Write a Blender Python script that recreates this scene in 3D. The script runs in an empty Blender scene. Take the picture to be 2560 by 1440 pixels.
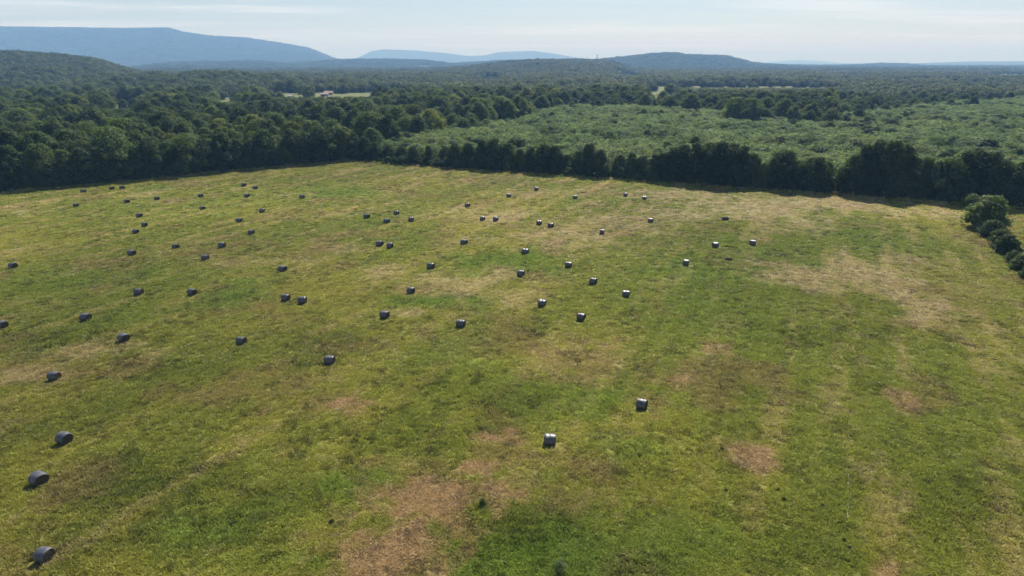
import bpy, math, random
import numpy as np
from mathutils import Vector, Matrix

random.seed(7)
rng = np.random.default_rng(11)
scene = bpy.context.scene
COL = scene.collection

# ------------------------------------------------------------------ camera
CAM_H = 42.0
FPX = 24.0 / 36.0 * 2560.0           # focal length in photo pixels
PITCH = math.atan((720 - 155) / FPX)  # level horizon at photo row 155
CP, SP = math.cos(PITCH), math.sin(PITCH)
cam_d = bpy.data.cameras.new('camera')
cam_d.lens = 24.0
cam_d.sensor_width = 36.0
cam_d.clip_start = 0.5
cam_d.clip_end = 90000.0
cam = bpy.data.objects.new('camera', cam_d)
cam.location = (0, 0, CAM_H)
cam.rotation_euler = (math.pi / 2 - PITCH, 0, 0)
COL.objects.link(cam)
scene.camera = cam

# ------------------------------------------------------------------ sky, sun, exposure
SUN_EL, SUN_AZ = math.radians(44.5), math.radians(17.0)   # azimuth measured from +Y towards +X
world = bpy.data.worlds.new('World')
scene.world = world
world.use_nodes = True
wn, wl = world.node_tree.nodes, world.node_tree.links
wn.clear()
w_out = wn.new('ShaderNodeOutputWorld')
w_bg = wn.new('ShaderNodeBackground')
w_bg.inputs['Strength'].default_value = 0.056
sky = wn.new('ShaderNodeTexSky')
sky.sky_type = 'NISHITA'
sky.sun_disc = False
sky.sun_elevation = SUN_EL
sky.sun_rotation = SUN_AZ
sky.altitude = 150.0
sky.air_density = 1.0
sky.dust_density = 0.4
sky.ozone_density = 4.0
# thin high cirrus: noise on a flat cloud deck, seen along the view direction
tc = wn.new('ShaderNodeTexCoord')
sep = wn.new('ShaderNodeSeparateXYZ')
wl.new(tc.outputs['Generated'], sep.inputs[0])
def wmath(op, a, b=None, c=None):
    n = wn.new('ShaderNodeMath'); n.operation = op
    for i, v in enumerate((a, b, c)):
        if v is None: continue
        if isinstance(v, (int, float)): n.inputs[i].default_value = v
        else: wl.new(v, n.inputs[i])
    return n.outputs[0]
zc = wmath('ADD', wmath('MAXIMUM', sep.outputs['Z'], 0.0), 0.035)
cx = wmath('DIVIDE', sep.outputs['X'], zc)
cy = wmath('DIVIDE', sep.outputs['Y'], zc)
cmb = wn.new('ShaderNodeCombineXYZ')
wl.new(cx, cmb.inputs[0]); wl.new(cy, cmb.inputs[1])
def cloud_layer(rot, scale, nscale, detail, dist, lo, hi):
    mp = wn.new('ShaderNodeMapping')
    mp.inputs['Rotation'].default_value = (0, 0, rot)
    mp.inputs['Scale'].default_value = scale
    wl.new(cmb.outputs[0], mp.inputs[0])
    nz = wn.new('ShaderNodeTexNoise')
    nz.inputs['Scale'].default_value = nscale
    nz.inputs['Detail'].default_value = detail
    nz.inputs['Roughness'].default_value = 0.58
    nz.inputs['Distortion'].default_value = dist
    wl.new(mp.outputs[0], nz.inputs['Vector'])
    mr = wn.new('ShaderNodeMapRange')
    mr.interpolation_type = 'SMOOTHSTEP'
    mr.inputs['From Min'].default_value = lo
    mr.inputs['From Max'].default_value = hi
    wl.new(nz.outputs['Fac'], mr.inputs['Value'])
    return mr.outputs[0]
ca = cloud_layer(1.15, (0.10, 0.42, 1), 1.3, 7, 0.9, 0.44, 0.74)
cb = cloud_layer(-0.25, (0.08, 0.9, 1), 1.4, 8, 1.4, 0.50, 0.70)
cmask = wmath('MINIMUM', wmath('ADD', wmath('MULTIPLY', ca, 0.75), wmath('MULTIPLY', cb, 0.10)), 1.0)
cmask = wmath('DIVIDE', wmath('ADD', wmath('MULTIPLY', cmask, 0.80), 0.20), wmath('ADD', 1.0, wmath('MULTIPLY', wmath('MAXIMUM', sep.outputs['Z'], 0.0), 6.0)))   # a thin layer looks thicker towards the horizon
cmix = wn.new('ShaderNodeMix'); cmix.data_type = 'RGBA'
wl.new(cmask, cmix.inputs['Factor'])
wl.new(sky.outputs[0], cmix.inputs['A'])
cmix.inputs['B'].default_value = (13.8, 13.5, 14.3, 1)
wl.new(cmix.outputs['Result'], w_bg.inputs['Color'])
wl.new(w_bg.outputs[0], w_out.inputs['Surface'])

sun_dir = Vector((math.sin(SUN_AZ) * math.cos(SUN_EL), math.cos(SUN_AZ) * math.cos(SUN_EL), math.sin(SUN_EL)))
sun_d = bpy.data.lights.new('sun', 'SUN')
sun_d.energy = 5.0
sun_d.angle = math.radians(0.53)
sun_d.color = (1.0, 0.955, 0.89)
sun = bpy.data.objects.new('sun', sun_d)
sun.rotation_euler = sun_dir.to_track_quat('Z', 'Y').to_euler()
sun.location = (200, 400, 600)
COL.objects.link(sun)

vs = scene.view_settings
scene.display_settings.display_device = 'sRGB'
vs.view_transform = 'Standard'
vs.look = 'None'
vs.exposure = 0.64
vs.gamma = 1.0
vs.use_curve_mapping = False
cy_ = scene.cycles
cy_.max_bounces = 6
cy_.diffuse_bounces = 3
cy_.glossy_bounces = 2
cy_.transmission_bounces = 3
cy_.volume_bounces = 1
cy_.use_denoising = True

# ------------------------------------------------------------------ photo geometry helpers
def ray(px, py):
    u = (px - 1280) / FPX; v = (py - 720) / FPX
    return u, CP - v * SP, -(SP + v * CP)     # per unit depth: right, forward, up
def ground_at(px, py, z=0.0):
    rx, ry, rz = ray(px, py)
    d = (z - CAM_H) / rz
    return rx * d, ry * d
def column_x(px, y, z=0.0):                   # x of image column px at forward distance y
    return (px - 1280) / FPX * (y * CP + (CAM_H - z) * SP)
def col_of(x, y, z=0.0):
    return 1280 + FPX * x / np.maximum(y * CP + (CAM_H - z) * SP, 1.0)
def height_at(py, y):                         # world height seen in row py at forward distance y
    _, ry, rz = ray(1280, py)
    return CAM_H + y * rz / ry

# ------------------------------------------------------------------ numpy noise
def hash2(ix, iy, seed):
    h = (ix.astype(np.int64) * 374761393 + iy.astype(np.int64) * 668265263 + seed * 1442695041) & 0xffffffff
    h = ((h ^ (h >> 13)) * 1274126177) & 0xffffffff
    h = ((h ^ (h >> 16)) * 2246822519) & 0xffffffff
    return ((h ^ (h >> 15)) & 0xffff) / 65535.0
def vnoise(x, y, seed=0):
    ix, iy = np.floor(x), np.floor(y)
    fx, fy = x - ix, y - iy
    fx = fx * fx * fx * (fx * (fx * 6 - 15) + 10); fy = fy * fy * fy * (fy * (fy * 6 - 15) + 10)
    a = hash2(ix, iy, seed); b = hash2(ix + 1, iy, seed)
    c = hash2(ix, iy + 1, seed); d = hash2(ix + 1, iy + 1, seed)
    return (a * (1 - fx) + b * fx) * (1 - fy) + (c * (1 - fx) + d * fx) * fy
def fbm(x, y, seed=0, octaves=4, gain=0.5):
    s = 0; a = 1; t = 0
    for o in range(octaves):
        co, so = math.cos(0.6 * o), math.sin(0.6 * o)
        s = s + a * vnoise((x * co - y * so) * 2 ** o + 17.3 * o, (x * so + y * co) * 2 ** o - 9.1 * o, seed + o)
        t += a; a *= gain
    return s / t
def sstep(a, b, x):
    t = np.clip((x - a) / (b - a), 0, 1)
    return t * t * (3 - 2 * t)

# ------------------------------------------------------------------ terrain
RIDGES = [  # silhouette points (column, row), distance(s), tree height on top, front width, back width
    dict(p=[(-500, 121), (-100, 128), (0, 130), (80, 131), (150, 136), (220, 144), (262, 153), (300, 164), (335, 175), (380, 186), (460, 198)], d=(1650, 1750), th=12, wf=800, wb=900),
    dict(p=[(120, 200), (250, 186), (400, 181), (520, 178), (600, 180), (700, 188), (800, 196), (900, 203)], d=(1150, 1200), th=14, wf=300, wb=420),
    dict(p=[(800, 206), (950, 190), (1050, 178), (1150, 166), (1220, 158), (1300, 150), (1380, 147), (1450, 148), (1520, 152), (1600, 168)], d=(3100, 3100), th=12, wf=1500, wb=900),
    dict(p=[(1360, 164), (1440, 151), (1490, 148), (1550, 142), (1600, 137), (1640, 132), (1690, 131), (1704, 136), (1760, 137), (1800, 138), (1820, 141), (1842, 147), (1870, 154), (1900, 158), (1950, 161), (1990, 163), (2080, 168)], d=(5200, 5400), th=10, wf=1500, wb=1500),
    dict(p=[(1880, 168), (1980, 162), (2050, 163), (2160, 161), (2200, 158), (2260, 159), (2310, 163), (2380, 170)], d=(6800, 6800), th=10, wf=1100, wb=1200),
    dict(p=[(2200, 166), (2330, 157), (2420, 154), (2560, 153), (2800, 152), (3100, 160)], d=(13000, 12500), th=0, wf=3000, wb=3000),
    dict(p=[(-1200, 90), (-300, 66), (0, 67), (200, 69), (320, 72), (435, 71), (462, 80), (530, 90), (620, 95), (700, 107), (770, 119), (800, 131), (830, 144), (860, 152), (920, 160)], d=(7600, 9600), th=9, wf=2600, wb=2500),
    dict(p=[(830, 162), (880, 150), (905, 140), (930, 128), (960, 123), (1040, 126), (1110, 132), (1170, 140), (1210, 139), (1250, 130), (1330, 127), (1380, 133), (1430, 142), (1490, 149), (1580, 160)], d=(15500, 15500), th=0, wf=2600, wb=3000),
    dict(p=[(280, 170), (430, 155), (560, 152), (640, 150), (720, 157), (850, 148), (960, 147), (1060, 150), (1130, 158), (1250, 150), (1320, 149), (1420, 158)], d=(5000, 6600), th=11, wf=1500, wb=1200),
    dict(p=[(1860, 160), (1960, 152), (2000, 150), (2060, 153), (2140, 160)], d=(25000, 25000), th=0, wf=4000, wb=4000),
]
for R in RIDGES:
    pts = R['p']; n = len(pts)
    cols = np.array([p[0] for p in pts], float)
    ds = R['d'][0] + (R['d'][1] - R['d'][0]) * (cols - cols[0]) / (cols[-1] - cols[0])
    zs = np.array([height_at(p[1], d) for p, d in zip(pts, ds)]) - R['th']
    R['t'] = (cols - 1280) / FPX           # tangent of the bearing, roughly x / (y cos p)
    R['dd'] = ds; R['z'] = np.maximum(zs, 0)
def undul(x, y):
    return 0.55 * (fbm(x / 38.0, y / 38.0, 3, 3) - 0.5) + 0.10 * (fbm(x / 5.0, y / 5.0, 5, 2) - 0.5)
def terrain(x, y):
    x = np.asarray(x, float); y = np.asarray(y, float)
    z = undul(x, y)
    r = np.hypot(x, y)
    roll = 7.0 * (fbm(x / 900.0, y / 900.0, 21, 4) - 0.42) * sstep(700, 2200, r)
    z = z + np.maximum(roll, -2)
    t = x / np.maximum(y * CP + CAM_H * SP, 1.0)
    best = np.zeros_like(z)
    for k, R in enumerate(RIDGES):
        D = np.interp(t, R['t'], R['dd'])
        H = np.interp(t, R['t'], R['z'], left=0, right=0)
        edge = sstep(R['t'][0], R['t'][1], t) * (1 - sstep(R['t'][-2], R['t'][-1], t))
        w = np.where(y < D, R['wf'], R['wb'])
        q = np.clip(np.abs(y - D) / w, 0, 1)
        gull = (fbm(x / 520.0, y / 800.0, 40 + k, 4) - 0.5)
        q2 = np.clip(q + 0.55 * gull * q * (1 - q) * 2, 0, 1)
        prof = 0.5 * (1 + np.cos(np.pi * q2))
        best = np.maximum(best, np.where(y > 300, H * edge * prof, 0))
    return z + best

# field outline (straight edges on the ground)
A_ = np.array(ground_at(870, 403)); L_ = np.array(ground_at(0, 483)); B_ = np.array(ground_at(2415, 512)); HEDGE_END = np.array(ground_at(2560, 668))
def side(p, q, x, y):                       # signed distance left of p->q
    d = (q - p) / np.linalg.norm(q - p)
    return d[0] * (y - p[1]) - d[1] * (x - p[0])
def d_left(x, y):   return side(L_, A_, x, y)
def d_far(x, y):    return side(A_, B_, x, y)
def d_hedge(x, y):  return side(B_, HEDGE_END, x, y)      # >0: beyond the hedge (to the right)
def d_out(x, y):    return np.maximum(d_left(x, y), d_far(x, y))

# ------------------------------------------------------------------ mesh helpers
def new_mesh(name, verts, faces, mats=(), smooth=False):
    me = bpy.data.meshes.new(name)
    verts = np.asarray(verts, np.float32); 
    if isinstance(faces, np.ndarray):
        k = faces.shape[1]; nf = faces.shape[0]
        me.vertices.add(len(verts)); me.vertices.foreach_set('co', verts.ravel())
        me.loops.add(nf * k); me.loops.foreach_set('vertex_index', faces.astype(np.int32).ravel())
        me.polygons.add(nf); me.polygons.foreach_set('loop_start', np.arange(0, nf * k, k, dtype=np.int32))
        me.update(calc_edges=True)
    else:
        me.from_pydata([tuple(v) for v in verts], [], faces)
    for m in mats: me.materials.append(m)
    if smooth:
        me.polygons.foreach_set('use_smooth', np.ones(len(me.polygons), bool))
    return me
def add_obj(name, me, parent=None, loc=None, link=True):
    o = bpy.data.objects.new(name, me)
    if link: COL.objects.link(o)
    if parent is not None: o.parent = parent
    if loc is not None: o.location = loc
    return o
def tag(o, label=None, cat=None, group=None, kind=None):
    if label: o['label'] = label
    if cat: o['category'] = cat
    if group: o['group'] = group
    if kind: o['kind'] = kind
    return o
def float_attr(me, name, vals, domain='POINT'):
    a = me.attributes.new(name, 'FLOAT', domain); a.data.foreach_set('value', np.asarray(vals, np.float32))
def vec_attr(me, name, vals):
    a = me.attributes.new(name, 'FLOAT_VECTOR', 'POINT'); a.data.foreach_set('vector', np.asarray(vals, np.float32).ravel())
def int_attr(me, name, vals):
    a = me.attributes.new(name, 'INT', 'POINT'); a.data.foreach_set('value', np.asarray(vals, np.int32))

# ------------------------------------------------------------------ materials
class NT:
    def __init__(s, name):
        s.m = bpy.data.materials.new(name); s.m.use_nodes = True
        s.n = s.m.node_tree.nodes; s.l = s.m.node_tree.links; s.n.clear()
        s.out = s.n.new('ShaderNodeOutputMaterial')
    def node(s, t, **kw):
        n = s.n.new(t)
        for k, v in kw.items(): setattr(n, k, v)
        return n
    def put(s, sock, v):
        if hasattr(v, 'links'): s.l.new(v, sock)
        else: sock.default_value = v
    def math(s, op, a, b=0.0, clamp=False):
        n = s.node('ShaderNodeMath', operation=op); n.use_clamp = clamp
        s.put(n.inputs[0], a); s.put(n.inputs[1], b); return n.outputs[0]
    def mix(s, f, a, b, blend='MIX'):
        n = s.node('ShaderNodeMix', data_type='RGBA'); n.blend_type = blend
        s.put(n.inputs['Factor'], f); s.put(n.inputs['A'], a); s.put(n.inputs['B'], b); return n.outputs['Result']
    def noise(s, vec, scale, detail=4, rough=0.55, dist=0.0):
        n = s.node('ShaderNodeTexNoise'); s.put(n.inputs['Vector'], vec)
        n.inputs['Scale'].default_value = scale; n.inputs['Detail'].default_value = detail
        n.inputs['Roughness'].default_value = rough; n.inputs['Distortion'].default_value = dist
        return n.outputs['Fac']
    def ramp(s, f, lo, hi, tmin=0.0, tmax=1.0):
        n = s.node('ShaderNodeMapRange', interpolation_type='SMOOTHSTEP'); s.put(n.inputs['Value'], f)
        n.inputs['From Min'].default_value = lo; n.inputs['From Max'].default_value = hi
        n.inputs['To Min'].default_value = tmin; n.inputs['To Max'].default_value = tmax
        return n.outputs[0]
    def attr(s, name, kind='GEOMETRY'):
        n = s.node('ShaderNodeAttribute', attribute_type=kind); n.attribute_name = name; return n
    def pos(s): return s.node('ShaderNodeNewGeometry').outputs['Position']
    def bump(s, h, strength, dist):
        n = s.node('ShaderNodeBump'); s.put(n.inputs['Height'], h)
        n.inputs['Strength'].default_value = strength; n.inputs['Distance'].default_value = dist
        return n.outputs[0]
    def bsdf(s, color, rough=0.9, spec=0.2, normal=None, sheen=0.0):
        n = s.node('ShaderNodeBsdfPrincipled'); s.put(n.inputs['Base Color'], color)
        s.put(n.inputs['Roughness'], rough); n.inputs['Specular IOR Level'].default_value = spec
        if normal is not None: s.l.new(normal, n.inputs['Normal'])
        return n.outputs[0]
    def done(s, sh): s.l.new(sh, s.out.inputs['Surface']); return s.m

def leaf_material(name, dark, mid, light, trans=0.35, rough=0.55, spec=0.35):
    t = NT(name)
    at = t.attr('tint', 'INSTANCER')
    sp = t.node('ShaderNodeSeparateXYZ'); t.l.new(at.outputs['Vector'], sp.inputs[0])
    hue, val = sp.outputs[0], sp.outputs[1]
    lv = t.attr('leaf').outputs['Fac']
    h2 = t.math('ADD', hue, t.math('MULTIPLY', t.math('SUBTRACT', lv, 0.5), 0.35), True)
    c = t.mix(t.ramp(h2, 0.0, 0.5), dark, mid)
    c = t.mix(t.ramp(h2, 0.5, 1.0), c, light)
    vv = t.node('ShaderNodeHueSaturation'); t.l.new(c, vv.inputs['Color']); t.put(vv.inputs['Value'], t.math('ADD', 0.7, t.math('MULTIPLY', val, 0.6)))
    col = vv.outputs[0]
    p = t.bsdf(col, rough, spec)
    tr = t.node('ShaderNodeBsdfTranslucent')
    t.l.new(t.mix(1.0, col, (1.15, 1.25, 0.7, 1), 'MULTIPLY'), tr.inputs['Color'])
    ms = t.node('ShaderNodeMixShader'); ms.inputs[0].default_value = trans
    t.l.new(p, ms.inputs[1]); t.l.new(tr.outputs[0], ms.inputs[2])
    return t.done(ms.outputs[0])
M_LEAF = leaf_material('broadleaf_foliage', (0.042, 0.068, 0.024, 1), (0.105, 0.140, 0.040, 1), (0.175, 0.190, 0.032, 1), 0.45, 0.6, 0.12)
M_SAP = leaf_material('thicket_foliage', (0.090, 0.138, 0.055, 1), (0.150, 0.208, 0.080, 1), (0.205, 0.235, 0.080, 1), 0.50, 0.6, 0.12)
M_FAR = leaf_material('distant_foliage', (0.050, 0.072, 0.030, 1), (0.105, 0.132, 0.042, 1), (0.150, 0.160, 0.036, 1), 0.25, 0.7, 0.12)

t = NT('bark'); n1 = t.noise(t.pos(), 3.0, 5)
M_BARK = t.done(t.bsdf(t.mix(t.ramp(n1, 0.3, 0.7), (0.06, 0.05, 0.042, 1), (0.16, 0.14, 0.12, 1)), 0.9, 0.1, t.bump(n1, 0.6, 0.1)))
t = NT('dead_wood'); n1 = t.noise(t.pos(), 2.0, 5)
M_DEAD = t.done(t.bsdf(t.mix(n1, (0.10, 0.09, 0.085, 1), (0.24, 0.22, 0.20, 1)), 0.85, 0.1))

# ground beyond the field: forest floor and scrub grass, with far canopy relief on the hills
t = NT('woodland_floor'); P = t.pos()
n1 = t.noise(P, 0.02, 6); n2 = t.noise(P, 0.12, 4, 0.6); n3 = t.noise(P, 0.9, 3)
c = t.mix(t.ramp(n1, 0.35, 0.65), (0.030, 0.045, 0.020, 1), (0.055, 0.070, 0.028, 1))
c = t.mix(t.ramp(n2, 0.5, 0.75), c, (0.085, 0.090, 0.040, 1))
c = t.mix(t.math('MULTIPLY', n3, 0.5), c, (0.028, 0.036, 0.018, 1))
M_GROUND = t.done(t.bsdf(c, 0.95, 0.05, t.bump(n2, 0.8, 3.0)))

def grass_color_nodes(t, base, P):
    n1 = t.noise(P, 0.9, 5, 0.65); n2 = t.noise(P, 4.0, 4, 0.65)
    sv = t.node('ShaderNodeHueSaturation'); t.put(sv.inputs['Color'], base)
    t.put(sv.inputs['Value'], t.math('ADD', 0.34, t.math('ADD', t.math('MULTIPLY', n1, 0.15), t.math('MULTIPLY', n2, 0.30))))  # ground darkened for soil and for the shade between tufts
    t.put(sv.inputs['Hue'], t.math('ADD', 0.48, t.math('MULTIPLY', n1, 0.04)))
    return sv.outputs[0], n1, n2
t = NT('hay_field_grass'); P = t.pos()
c, n1, n2 = grass_color_nodes(t, t.attr('field_color').outputs['Color'], P)
n0 = t.noise(P, 0.35, 4, 0.6)
hgt = t.math('ADD', t.math('MULTIPLY', n1, 0.55), t.math('ADD', t.math('MULTIPLY', n2, 0.3), t.math('MULTIPLY', n0, 0.5)))
M_FIELD = t.done(t.bsdf(c, 0.9, 0.15, t.bump(hgt, 0.6, 0.35)))
t = NT('pasture_grass'); P = t.pos()
n1 = t.noise(P, 0.03, 5); n2 = t.noise(P, 0.4, 4)
c = t.mix(t.ramp(n1, 0.35, 0.7), (0.11, 0.13, 0.045, 1), (0.17, 0.165, 0.07, 1))
c = t.mix(t.math('MULTIPLY', n2, 0.4), c, (0.12, 0.14, 0.05, 1))
M_PASTURE = t.done(t.bsdf(c, 0.95, 0.1))
t = NT('scrub_grass'); P = t.pos()
n1 = t.noise(P, 0.06, 5); n2 = t.noise(P, 0.5, 4)
c = t.mix(t.ramp(n1, 0.40, 0.72), (0.055, 0.075, 0.026, 1), (0.13, 0.14, 0.05, 1))
M_SCRUB = t.done(t.bsdf(t.mix(t.math('MULTIPLY', n2, 0.5), c, (0.06, 0.075, 0.028, 1)), 0.95, 0.05))
t = NT('grass_blades')
at = t.attr('tint', 'INSTANCER'); lv = t.attr('leaf').outputs['Fac']
hs = t.node('ShaderNodeHueSaturation'); t.l.new(at.outputs['Color'], hs.inputs['Color'])
t.put(hs.inputs['Value'], t.math('ADD', 0.7, t.math('MULTIPLY', lv, 0.6)))
pb = t.bsdf(hs.outputs[0], 0.6, 0.25)
tr = t.node('ShaderNodeBsdfTranslucent'); t.l.new(hs.outputs[0], tr.inputs['Color'])
ms = t.node('ShaderNodeMixShader'); ms.inputs[0].default_value = 0.4
t.l.new(pb, ms.inputs[1]); t.l.new(tr.outputs[0], ms.inputs[2])
M_BLADE = t.done(ms.outputs[0])

def simple(name, a, b, scale, rough=0.8, spec=0.3, bump=0.0, bd=0.02):
    t = NT(name); n1 = t.noise(t.node('ShaderNodeTexCoord').outputs['Object'], scale, 5)
    c = t.mix(t.ramp(n1, 0.3, 0.7), a, b)
    return t.done(t.bsdf(c, rough, spec, t.bump(n1, bump, bd) if bump else None))
# net wrap: fine bands running round the roll
t = NT('net_wrap'); oc = t.node('ShaderNodeTexCoord').outputs['Object']
mp = t.node('ShaderNodeMapping'); t.l.new(oc, mp.inputs[0]); mp.inputs['Scale'].default_value = (14, 0.8, 0.8)
nb = t.noise(mp.outputs[0], 1.6, 5, 0.6)
ng = t.noise(oc, 3.0, 4)
c = t.mix(t.ramp(nb, 0.3, 0.7), (0.034, 0.037, 0.048, 1), (0.125, 0.126, 0.138, 1))
c = t.mix(t.math('MULTIPLY', t.ramp(ng, 0.5, 0.75), 0.45), c, (0.075, 0.066, 0.058, 1))
M_NET = t.done(t.bsdf(c, 0.42, 0.6, t.bump(nb, 0.5, 0.03)))
t = NT('hay_end'); oc = t.node('ShaderNodeTexCoord').outputs['Object']
wv = t.node('ShaderNodeTexWave', wave_type='RINGS', rings_direction='X'); t.l.new(oc, wv.inputs[0])
wv.inputs['Scale'].default_value = 4.0; wv.inputs['Distortion'].default_value = 3.0; wv.inputs['Detail'].default_value = 3
n1 = t.noise(oc, 9.0, 4)
c = t.mix(wv.outputs['Fac'], (0.055, 0.042, 0.028, 1), (0.125, 0.095, 0.055, 1))
c = t.mix(t.math('MULTIPLY', n1, 0.5), c, (0.045, 0.038, 0.032, 1))
M_HAY = t.done(t.bsdf(c, 0.95, 0.1, t.bump(n1, 0.8, 0.05)))
M_ROT = simple('rotted_hay', (0.035, 0.024, 0.018, 1), (0.10, 0.07, 0.045, 1), 4.0, 0.95, 0.1, 0.8, 0.06)
M_WALL_W = simple('painted_siding', (0.38, 0.36, 0.33, 1), (0.50, 0.48, 0.45, 1), 0.8)
M_WALL_T = simple('tan_siding', (0.30, 0.25, 0.20, 1), (0.40, 0.34, 0.28, 1), 0.8)
M_ROOF_T = simple('tan_shingle', (0.30, 0.22, 0.17, 1), (0.42, 0.33, 0.27, 1), 0.7)
M_ROOF_M = simple('metal_roof', (0.34, 0.34, 0.35, 1), (0.46, 0.46, 0.46, 1), 0.5, 0.45, 0.5)
M_DOOR = simple('door_and_inner_shade', (0.03, 0.03, 0.035, 1), (0.06, 0.06, 0.065, 1), 1.0)
M_STEEL = simple('weathered_steel', (0.16, 0.15, 0.15, 1), (0.26, 0.25, 0.25, 1), 0.6, 0.6, 0.4)
M_WIRE = simple('white_wire', (0.38, 0.38, 0.35, 1), (0.62, 0.62, 0.60, 1), 3.0, 0.4, 0.5)

# ------------------------------------------------------------------ ground sheet (reaches the horizon)
CLEAR = [  # column range, forward range, sight line distance kept open in front
    (1612, 1694, 640, 1240, 1000), (1700, 2070, 1180, 1265, 1240), (670, 790, 740, 965, 925), (790, 945, 700, 985, 955),
    (265, 360, 620, 720, 695), (545, 605, 640, 860, 815), (1200, 1255, 1880, 1915, 1905),
    (1545, 1600, 2330, 2420, 2400), (2480, 2640, 2380, 2560, 2500)]
az_f = np.radians(np.linspace(-44, 44, 380))
az_c = np.radians(np.linspace(44, 316, 70)[1:-1])
az = np.concatenate([az_f, az_c])
rad = np.concatenate([[2.0, 12, 30], np.geomspace(55, 32000, 470)])
AZ, RR = np.meshgrid(az, rad)
GX, GY = RR * np.sin(AZ), RR * np.cos(AZ)
GZ = terrain(GX, GY) - 0.5 * (1 - sstep(330, 420, np.hypot(GX, GY)))
nr, na = GX.shape
V = np.stack([GX, GY, GZ], -1).reshape(-1, 3)
i = np.arange(nr - 1)[:, None]; j = np.arange(na)[None, :]
j2 = (j + 1) % na
F = np.stack([i * na + j, i * na + j2, (i + 1) * na + j2, (i + 1) * na + j], -1).reshape(-1, 4)[:, ::-1]
V = np.vstack([V, [[0, 0, -0.5]]]); c0 = len(V) - 1
me = new_mesh('ground', V, F, [M_GROUND], True)
g = add_obj('ground', me); tag(g, 'dark woodland floor and wooded hills rolling to the horizon', kind='structure')

# ------------------------------------------------------------------ field colours (what grows where)
PAL = dict(base=(0.172, 0.188, 0.028), yell=(0.255, 0.236, 0.042), straw=(0.370, 0.290, 0.145), brown=(0.280, 0.176, 0.092),
           lush=(0.124, 0.188, 0.028), dark=(0.088, 0.112, 0.020))
PATCH = {
 'brown': [(1060, 1262, 165, 62, 1.25), (1000, 1390, 190, 80, 1.25), (1180, 1225, 90, 30, 1), (1212, 1172, 60, 18, 1), (880, 1030, 75, 28, .9), (1865, 1130, 75, 50, 1),
           (1265, 1085, 70, 24, .8), (1700, 945, 85, 26, .8), (1805, 875, 45, 26, .9), (1430, 945, 110, 28, .6), (2265, 1010, 55, 45, .9), (2240, 1435, 70, 30, .9),
           (700, 1030, 60, 18, .5), (560, 1105, 80, 20, .4), (1290, 1240, 60, 20, .6), (1550, 855, 70, 16, .5), (1790, 1030, 40, 20, .4), (2380, 990, 60, 30, .5), (1620, 1000, 40, 40, .6)],
 'straw': [(2000, 695, 85, 38, 1.2), (2145, 680, 120, 40, 1.1), (2300, 760, 85, 60, 1.15), (2250, 650, 80, 24, .7), (1860, 522, 170, 40, 1), (2090, 505, 200, 22, 1), (1700, 488, 130, 16, .9),
           (1250, 540, 120, 24, .8), (1400, 590, 150, 40, .9), (1130, 520, 60, 14, .4), (1110, 710, 140, 34, .8), (1250, 695, 110, 24, .7), (960, 675, 80, 24, .7), (1010, 778, 60, 12, .9),
           (930, 795, 60, 20, .6), (1290, 740, 100, 24, .7), (640, 655, 190, 20, .6), (260, 875, 150, 20, .8), (80, 945, 130, 22, .8), (60, 525, 100, 12, .7), (2450, 715, 80, 60, .6),
           (1960, 560, 120, 26, .7), (2300, 530, 110, 16, .9), (420, 503, 130, 8, .6), (870, 620, 60, 12, .8), (1550, 560, 120, 30, .8), (1320, 480, 150, 12, .6), (1650, 540, 90, 24, .7),
           (2480, 860, 80, 60, .4), (1950, 760, 60, 30, .5), (500, 880, 60, 20, .5), (420, 760, 60, 18, .4), (1200, 600, 90, 18, .6), (700, 490, 120, 8, .4), (2340, 800, 60, 40, .8)],
 'lush': [(1280, 660, 120, 26, .9), (605, 730, 80, 44, .8), (1400, 1380, 270, 70, .9), (550, 1320, 130, 60, .7), (880, 1225, 110, 44, .7), (1950, 655, 160, 60, .6), (2140, 590, 120, 34, .6),
          (1100, 748, 120, 18, .9), (1420, 985, 150, 60, .6), (1130, 870, 120, 44, .5), (250, 700, 160, 30, .5), (1750, 690, 140, 60, .6), (880, 560, 80, 30, .4), (1760, 780, 160, 60, .5),
          (1550, 1110, 90, 40, .5), (1740, 1350, 140, 60, .5), (330, 790, 90, 30, .4), (1030, 595, 70, 20, .4), (640, 1420, 160, 40, .4), (390, 470, 50, 7, .7), (860, 480, 90, 12, .6)],
 'dark': [(400, 1200, 240, 66, .8), (150, 1040, 160, 40, .4), (800, 870, 140, 34, .6), (1880, 920, 100, 24, .35), (1300, 1320, 170, 46, .6), (1050, 1085, 160, 50, .5), (2350, 1270, 190, 76, .7),
          (640, 1250, 140, 50, .5), (120, 860, 130, 40, .5), (1130, 960, 120, 40, .4), (1560, 1180, 130, 40, .4), (2200, 1150, 110, 40, .4), (1860, 980, 80, 30, .25), (420, 910, 150, 30, .4),
          (1280, 1010, 120, 36, .5), (300, 1350, 180, 60, .5), (2060, 840, 160, 34, .4), (1320, 830, 100, 30, .4), (2040, 1380, 150, 50, .5), (1600, 1420, 120, 40, .4)],
}
SD = np.array([0.43, 0.90])                      # direction the hay was mown
PW = {}
for k, lst in PATCH.items():
    out = []
    for (px, py, rx, ry, s) in lst:
        x0, y0 = ground_at(px, py)
        xr = ground_at(px + rx, py)[0]; yt = ground_at(px, py - ry)[1]; yb = ground_at(px, py + ry)[1]
        out.append((x0, y0, max(xr - x0, 1.0), max((yt - yb) / 2, 1.5), s))
    PW[k] = out
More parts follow.
